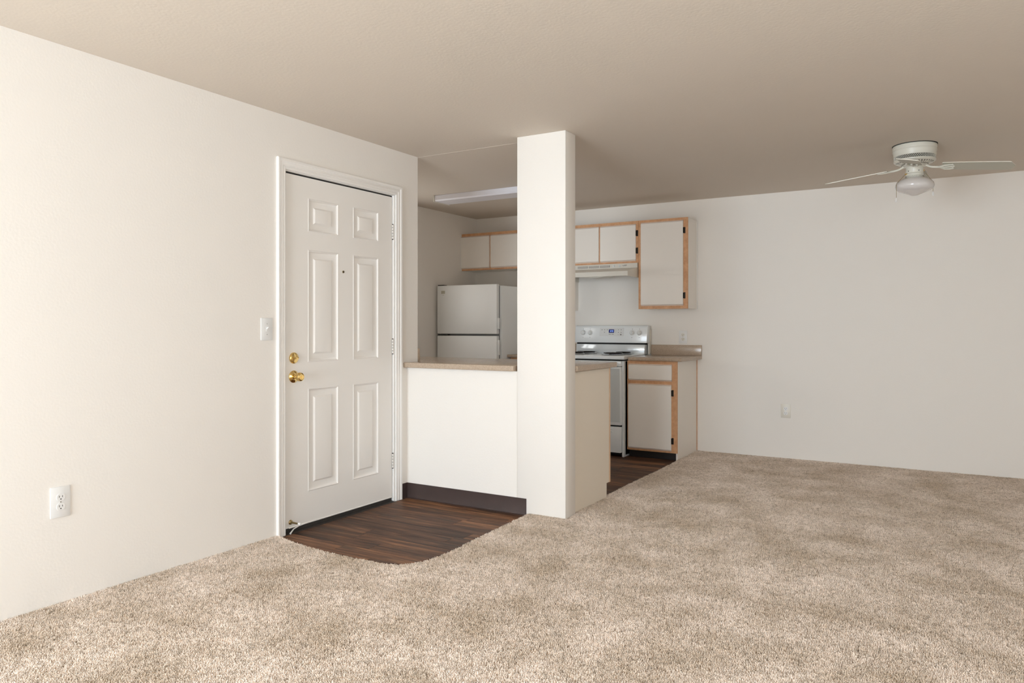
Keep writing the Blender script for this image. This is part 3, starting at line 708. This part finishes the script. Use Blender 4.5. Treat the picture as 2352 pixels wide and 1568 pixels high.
# backguard: lower chromed-looking riser, dark vent gap, leaning control panel
b = MB(); b.prism([(6.93, .94), (6.935, 1.036), (YB-.03, 1.036), (YB-.03, .94)], 'x', RX0+.008, RX1+.0, .003, 2); b.build('riser', 'riser', t)
b = MB(); b.box(RX0+.01, RX1-.004, 6.95, YB-.03, 1.030, 1.060); b.build('vent_gap', 'dark', t, smooth=False)
pf = lambda z: 6.915+(z-1.05)*.16      # front plane of the leaning panel
b = MB(); b.prism([(pf(1.052), 1.052), (pf(1.212)-.001, 1.206), (pf(1.22)+.004, 1.222), (6.965, 1.227), (7.03, 1.222), (7.03, 1.052)], 'x', RX0-.002, RX1+.030, .004, 2)
cp = b.build('control_panel', 'appl', t)
b = MB(); b.box(RX1+.012, RX1+.032, 6.99, YB-.006, .94, 1.19, .003); b.build('side_trim', 'hood', t)
def pm(x, z, w=0):   # point on the panel
    n = Vector((0, -1, .16)).normalized(); return Vector((x, pf(z), z))+n*w
def pmat(x, z): return Matrix.Translation(pm(x, z)) @ Vector((0, -1, .16)).to_track_quat('Z', 'Y').to_matrix().to_4x4()
for x in (.050, .127, .585, .662):
    b = MB(); b.lathe([(.026, 0), (.0255, .004), (.021, .007), (.019, .018), (.0165, .021), (0, .021)], pmat(x, 1.152), 28)
    k = b.build('knob', 'knobw', cp)
    b = MB(); y_ = MB()
    x_ = bmesh.new(); bmesh.ops.create_cube(x_, size=1)
    for v in x_.verts: v.co = Vector((v.co.x*.008, v.co.y*.036, .020+v.co.z*.013))
    bmesh.ops.bevel(x_, geom=x_.edges[:], offset=.002, segments=2, affect='EDGES')
    b.add(x_, pmat(x, 1.152)); y_.bm.free(); b.build('grip', 'appl', cp)
def flat(b, x0, x1, z0, z1, w=.0006):
    pts = [pm(x0, z0, w), pm(x1, z0, w), pm(x1, z1, w), pm(x0, z1, w), pm(x0, z0, -.0005), pm(x1, z0, -.0005), pm(x1, z1, -.0005), pm(x0, z1, -.0005)]
    x = bmesh.new(); v = [x.verts.new(p) for p in pts]
    for f in ((0, 1, 2, 3), (4, 5, 1, 0), (5, 6, 2, 1), (6, 7, 3, 2), (7, 4, 0, 3)): x.faces.new([v[i] for i in f])
    b.add(x)
b = MB(); flat(b, .232, .497, 1.118, 1.203, .0004); pad = b.build('keypad', 'keypad', cp, smooth=False)
b = MB(); flat(b, .333, .391, 1.152, 1.186, .0012); scr = b.build('clock_screen', 'screen', cp, smooth=False)
seg = {'0': 'abcdef', '4': 'bcfg', '6': 'acdefg', '9': 'abcdfg', '8': 'abcdefg'}
b = MB()
def digit(ch, x, z, w, h):
    th = .0017; L_ = {'a': (x, x+w, z+h-th, z+h), 'd': (x, x+w, z, z+th), 'g': (x, x+w, z+h/2-th/2, z+h/2+th/2),
          'b': (x+w-th, x+w, z+h/2, z+h), 'c': (x+w-th, x+w, z, z+h/2), 'f': (x, x+th, z+h/2, z+h), 'e': (x, x+th, z, z+h/2)}
    for s in seg[ch]: flat(b, *L_[s], .0018)
digit('6', .347, 1.1615, .0078, .015); digit('4', .3605, 1.1615, .0078, .015); digit('9', .372, 1.1615, .0078, .015)
flat(b, .3568, .3583, 1.165, 1.1667, .0018); flat(b, .3568, .3583, 1.171, 1.1727, .0018)
b.build('clock_digits', 'digit', cp, smooth=False)
b = MB()
for (x, z) in ((.258, 1.182), (.286, 1.182), (.316, 1.182), (.286, 1.158), (.437, 1.182), (.466, 1.182), (.437, 1.157), (.466, 1.157)): flat(b, x-.0045, x+.0045, z-.0032, z+.0032)
for (x, z) in ((.408, 1.182), (.408, 1.171), (.408, 1.158), (.436, 1.133)): flat(b, x-.006, x+.006, z-.001, z+.001)
flat(b, .457, .472, 1.128, 1.141)
b.build('keypad_marks', 'grey', cp, smooth=False)['kind'] = 'stuff'
b = MB(); flat(b, .333, .357, 1.136, 1.141); flat(b, .365, .389, 1.136, 1.141); b.build('keypad_legend', 'grey', cp, smooth=False)
b = MB()
for x in (.050, .127, .585, .662):
    flat(b, x-.003, x+.003, 1.188, 1.193); flat(b, x-.003, x+.003, 1.103, 1.109)
    for k in range(-3, 4):
        a = R(90+k*35); flat(b, x+.032*math.cos(a)-.0009, x+.032*math.cos(a)+.0009, 1.152+.032*math.sin(a)-.0009, 1.152+.032*math.sin(a)+.0009)
b.build('dial_marks', 'grey', cp, smooth=False)['kind'] = 'stuff'

# ------------------------------------------------------------------ range hood
HX0, HX1 = -.060, .7175
t = thing('range_hood', (.33, 6.8, 1.69), 'cream range hood under the short wall cabinets, with grey louvers', 'range hood')
b = MB()
b.prism([(6.728, 1.829), (6.728, 1.784), (6.482, 1.737), (6.482, 1.692), (6.49, 1.692), (6.49, 1.730), (6.735, 1.776), (7.045, 1.776), (7.045, 1.829)], 'x', HX0+.004, HX1-.004)
for x in (HX0, HX1-.004): b.prism([(6.728, 1.829), (6.728, 1.784), (6.482, 1.737), (6.482, 1.692), (7.045, 1.680), (7.045, 1.829)], 'x', x, x+.004, 0)
b.build('shell', 'hood', t, angle=20)
b = MB(); b.box(HX0+.005, HX1-.005, 6.80, 7.04, 1.735, 1.775); b.build('filter_housing', 'hoodin', t)
b = MB()
pts = []
for i in range(11):
    u = i/10; pts.append((.12+u*.42, 1.730-.045*math.sin(math.pi*u)))
b.prism(pts+[(.54, 1.735), (.12, 1.735)], 'y', 6.58, 6.74, .001, 1); b.build('light_lens', 'hood', t)
for x0 in (.085, .205, .325):
    b = MB(); b.box(x0, x0+.108, 6.7255, 6.7285, 1.795, 1.817); lv = b.build('louver', 'louver', t, smooth=False)
    b = MB()
    for k in range(4): b.box(x0+.002, x0+.106, 6.7225, 6.7257, 1.7975+k*.0052, 1.7998+k*.0052)
    b.build('slats', 'hood', lv, smooth=False)
for x in (.475, .535):
    b = MB(); b.lathe([(0, 0), (.0125, 0), (.0125, .004), (.009, .006), (.008, .012), (0, .012)], Matrix.Translation((x, 6.728, 1.806)) @ Matrix.Rotation(R(90), 4, 'X'), 20); b.build('knob', 'knobw', t)
b = MB(); b.box(.562, .612, 6.7268, 6.7283, 1.808, 1.8105); b.box(.570, .604, 6.7268, 6.7283, 1.803, 1.8048); b.box(.585, .612, 6.7268, 6.7283, 1.812, 1.8145); b.build('lettering', 'grey', t, smooth=False)

# ------------------------------------------------------------------ refrigerator
FX0, FX1, FY = -1.325, -.585, 6.262
t = thing('refrigerator', (-.95, 6.6, .004), 'white top-freezer refrigerator in the kitchen corner', 'refrigerator')
b = MB(); b.box(FX0+.006, FX1+.022, FY+.062, 6.98, .03, 1.628, .006, 2); b.build('cabinet_body', 'fridge', t)
b = MB(); b.box(FX0+.02, FX1-.004, FY+.046, FY+.0625, .07, 1.625); b.build('gasket', 'grey', t, smooth=False)
b = MB(); b.box(FX0, FX1, FY, FY+.046, 1.140, 1.642, .007, 3); fd = b.build('freezer_door', 'fridge', t)
b = MB(); b.box(FX0, FX1, FY, FY+.046, .075, 1.120, .007, 3); rd = b.build('refrigerator_door', 'fridge', t)
b = MB(); b.box(FX1+.0003, FX1+.016, FY+.010, FY+.036, 1.19, 1.30, .004, 2); b.build('side_handle', 'fridge', fd)
b = MB(); b.box(FX1+.0003, FX1+.016, FY+.010, FY+.036, .93, 1.08, .004, 2); b.build('side_handle', 'fridge', rd)
b = MB(); b.box(FX0+.003, FX0+.075, FY+.008, FY+.075, 1.6425, 1.651, .002); b.build('hinge_cover', 'dark', t)
b = MB(); b.box(FX0+.005, FX0+.13, FY+.006, FY+.046, 1.1225, 1.137, .002); b.build('center_hinge', 'slotdark', t)
b = MB(); b.box(FX0+.02, FX1-.01, FY+.045, FY+.062, .012, .07); b.build('base_grille', 'grey', t)
b = MB()
for i in range(3):
    b.box(FX0+.055+i*.0165, FX0+.069+i*.0165, FY-.0012, FY+.0005, 1.557, 1.588, .0003)
b.build('badge', 'badge', fd, smooth=False)
b = MB(); b.box(FX0+.066, FX0+.072, FY-.0008, FY+.0005, 1.542, 1.546); b.box(FX0+.078, FX0+.090, FY-.0008, FY+.0005, 1.542, 1.546); b.build('badge_mark', 'badge', fd, smooth=False)

# ------------------------------------------------------------------ ceiling light
t = thing('ceiling_light', (-.22, 5.67, ZC), 'long flat fluorescent ceiling light in the kitchen, switched off', 'ceiling light')
b = MB(); b.box(-.825, .375, 5.60, 5.75, 2.405, 2.4395, .003); b.build('housing', 'plate', t)
b = MB(); b.prism([(5.56, 2.438), (5.557, 2.396), (5.566, 2.384), (5.775, 2.384), (5.785, 2.396), (5.782, 2.438), (5.775, 2.438), (5.772, 2.4), (5.572, 2.4), (5.567, 2.438)], 'x', -.828, .378); b.build('diffuser', 'diffuser', t, angle=25)
for x in (-.840, .379):
    b = MB(); b.box(x, x+.011, 5.548, 5.80, 2.379, 2.4395, .002); b.build('end_cap', 'ivory', t)

# ------------------------------------------------------------------ ceiling fan
fx, fy = 3.105, 5.69
t = thing('ceiling_fan', (fx, fy, ZC), 'white four-blade ceiling fan with round opal glass shade, above the dining area', 'ceiling fan')
TM = Matrix.Translation((fx, fy, 0))
b = MB(); b.lathe([(.0, 2.4398), (.137, 2.4398), (.137, 2.436), (.0, 2.436)], TM, 48); b.build('ceiling_plate', 'slotdark', t)
b = MB(); b.lathe([(.131, 2.436), (.134, 2.433), (.1345, 2.416), (.1325, 2.413), (.1325, 2.407), (.1335, 2.404), (.1335, 2.394), (.130, 2.388), (.1295, 2.376), (.128, 2.366)], TM, 64, cap=False)
can = b.build('canopy', 'fan', t)
# perforated vent band: real diamond lattice over a dark core
b = MB(); b.lathe([(.117, 2.37), (.117, 2.332)], TM, 48, cap=False); b.build('vent_core', 'slotdark', can)
b = MB(); n = 72; zz = [2.366, 2.3585, 2.351, 2.3435, 2.336]
for k in range(n):
    for s in (1, -1):
        pts = []
        for j, z in enumerate(zz):
            a = 2*math.pi*(k+s*j*.5)/n; pts.append((fx+.125*math.cos(a), fy+.125*math.sin(a), z))
        b.tube(pts, .0011, 4)
b.build('vent_lattice', 'fan', can)
b = MB(); b.lathe([(.1255, 2.3665), (.1275, 2.366), (.1275, 2.3635), (.1255, 2.363)], TM, 48, cap=False); b.lathe([(.1255, 2.340), (.1275, 2.338), (.1265, 2.330), (.112, 2.318), (.085, 2.309), (.062, 2.306), (.0, 2.306)], TM, 48, cap=False)
mo = b.build('motor_housing', 'fan', t)
b = MB()
for k in range(40):
    if k % 10 in (0, 9): continue
    a = 2*math.pi*(k+.5)/40; ca, sa = math.cos(a), math.sin(a)
    p = [Vector((fx+r*math.cos(a+o), fy+r*math.sin(a+o), z-.0012)) for r, z, o in ((.116, 2.3205, 0), (.116, 2.3205, .055), (.078, 2.3078, .20), (.078, 2.3078, .125))]
    x = bmesh.new(); q = [x.verts.new(v) for v in p]; w_ = [x.verts.new(v+Vector((0, 0, .004))) for v in p]
    x.faces.new(q); x.faces.new(w_)
    for i in range(4): x.faces.new((q[i], q[(i+1) % 4], w_[(i+1) % 4], w_[i]))
    bmesh.ops.recalc_face_normals(x, faces=x.faces[:]); b.add(x)
b.build('motor_slots', 'slotdark', mo, smooth=False)['kind'] = 'stuff'
b = MB(); b.lathe([(.0, 2.307), (.066, 2.307), (.066, 2.296), (.060, 2.293), (.0, 2.293)], TM, 40); b.build('flywheel', 'fan', t)
b = MB(); b.lathe([(.0, 2.294), (.052, 2.294), (.053, 2.255), (.050, 2.250), (.0, 2.250)], TM, 40); sh = b.build('switch_housing', 'fan', t)
for a in (-60, -130, 60):
    b = MB(); b.cyl((fx+.05*math.cos(R(a)), fy+.05*math.sin(R(a)), 2.262), (fx+.0555*math.cos(R(a)), fy+.0555*math.sin(R(a)), 2.262), .003, 8); b.build('screw', 'slotdark', sh)
b = MB(); b.lathe([(.0, 2.251), (.046, 2.251), (.054, 2.247), (.054, 2.241), (.050, 2.237), (.053, 2.232), (.056, 2.216), (.0, 2.216)], TM, 40); fi = b.build('shade_fitter', 'fan', t)
b = MB()
for k in range(36):
    a = 2*math.pi*k/36
    for zz_, o in ((2.228, 0), (2.222, .5)):
        a2 = a+o*2*math.pi/36; r_ = .0545
        b.cyl((fx+r_*.96*math.cos(a2), fy+r_*.96*math.sin(a2), zz_), (fx+(r_+.001)*math.cos(a2), fy+(r_+.001)*math.sin(a2), zz_), .0016, 6)
b.build('fitter_holes', 'slotdark', fi, smooth=False)['kind'] = 'stuff'
b = MB(); b.lathe([(.050, 2.226), (.054, 2.221), (.076, 2.213), (.100, 2.199), (.114, 2.182), (.118, 2.164), (.112, 2.146), (.096, 2.133), (.068, 2.122), (.040, 2.110), (.018, 2.101), (.0, 2.098)], TM, 64, cap=False)
b.build('glass_shade', 'globe', t, angle=60)
def blade(deg):
    root = Matrix.Translation((fx, fy, 2.300)) @ Matrix.Rotation(R(deg), 4, 'Z')
    M1 = root @ Matrix.Rotation(R(6.5), 4, 'Y')        # droop outwards
    M2 = M1 @ Matrix.Rotation(R(-12), 4, 'X')          # pitch
    outl = [(.165, -.050), (.175, -.056), (.26, -.060), (.50, -.0655), (.535, -.064), (.545, -.058), (.560, -.022), (.568, 0), (.560, .022), (.545, .058), (.535, .064), (.50, .0655), (.26, .060), (.175, .056), (.165, .050)]
    x = bmesh.new()
    A = [x.verts.new((u, v, .000)) for u, v in outl]; B_ = [x.verts.new((u, v, .0052)) for u, v in outl]
    x.faces.new(A); x.faces.new(B_); n = len(outl)
    for i in range(n): x.faces.new((A[i], A[(i+1) % n], B_[(i+1) % n], B_[i]))
    bmesh.ops.recalc_face_normals(x, faces=x.faces[:])
    b = MB(); b.add(x, M2); bl = b.build('blade', 'blade', t, smooth=False)
    # light edge band
    x = bmesh.new()
    s = 1.0
    A = [x.verts.new((u*1.0+(.0008 if u > .2 else -.0008), v*1.012, .0004)) for u, v in outl]; B_ = [x.verts.new((u*1.0+(.0008 if u > .2 else -.0008), v*1.012, .0048)) for u, v in outl]
    for i in range(n): x.faces.new((A[i], A[(i+1) % n], B_[(i+1) % n], B_[i]))
    bmesh.ops.recalc_face_normals(x, faces=x.faces[:])
    b = MB(); b.add(x, M2); b.build('edge_band', 'bedge', bl, smooth=False)
    # scrolled blade iron: arm and three fingers
    def T(u, v, w): return M2 @ Vector((u, v, w))
    def T0(u, v, w): return root @ Vector((u, v, w))
    b = MB()
    b.tube([T0(.05, 0, .000), T0(.072, 0, -.002), T0(.09, 0, -.012), T0(.105, 0, -.017), T(.128, 0, -.006), T(.15, 0, -.006)], [.009, .008, .007, .007, .007, .007], 10)
    for v0, v1, v2 in ((0, 0, 0), (.010, .034, .030), (-.010, -.034, -.030)):
        b.tube([T(.145, v0*.3, -.005), T(.155, v0, -.006), T(.175, v1*.9, -.007), T(.20, v1, -.006), T(.222, v2, -.004), T(.230, v2*.9, -.003)], [.006, .006, .0055, .005, .0045, .003], 8)
    for u, v in ((.228, 0), (.222, .030), (.222, -.030)): b.cyl(T(u, v, -.007), T(u, v, 0), .0065, 10)
    b.build('blade_iron', 'fan', bl)
for dg in (178, 268, 358, 88): blade(dg)
def chain(pts, zb):
    b = MB(); b.tube(pts, .0013, 5)
    ch = b.build('pull_chain', 'abrass', t)
    x, y, z = pts[-1]
    b = MB(); b.lathe([(0, z+.002), (.003, z), (.0055, z-.006), (.0062, z-.020), (.005, z-.027), (0, z-.028)], Matrix.Translation((x, y, 0)), 14); b.build('fob', 'plate', ch)
# the chains hang from the switch housing and rest over the glass shade
rv = Vector((math.cos(R(30.84)), math.sin(R(30.84)), 0))
def side(k, z, d=0): v = Vector((fx, fy, z))+rv*k; return (v.x, v.y, v.z)
chain([side(-.052, 2.247), side(-.064, 2.243), side(-.09, 2.215), side(-.122, 2.184), side(-.124, 2.17), side(-.1245, 2.085)], 0)
chain([side(.053, 2.277), side(.062, 2.270), side(.09, 2.235), side(.122, 2.196), side(.124, 2.185), side(.1245, 2.128)], 0)
for a_, c_ in ((side(.050, 2.277), side(.064, 2.272)), (side(-.050, 2.247), side(-.064, 2.244))):
    b = MB(); b.cyl(a_, c_, .0045, 10); b.build('chain_ferrule', 'brass', sh)
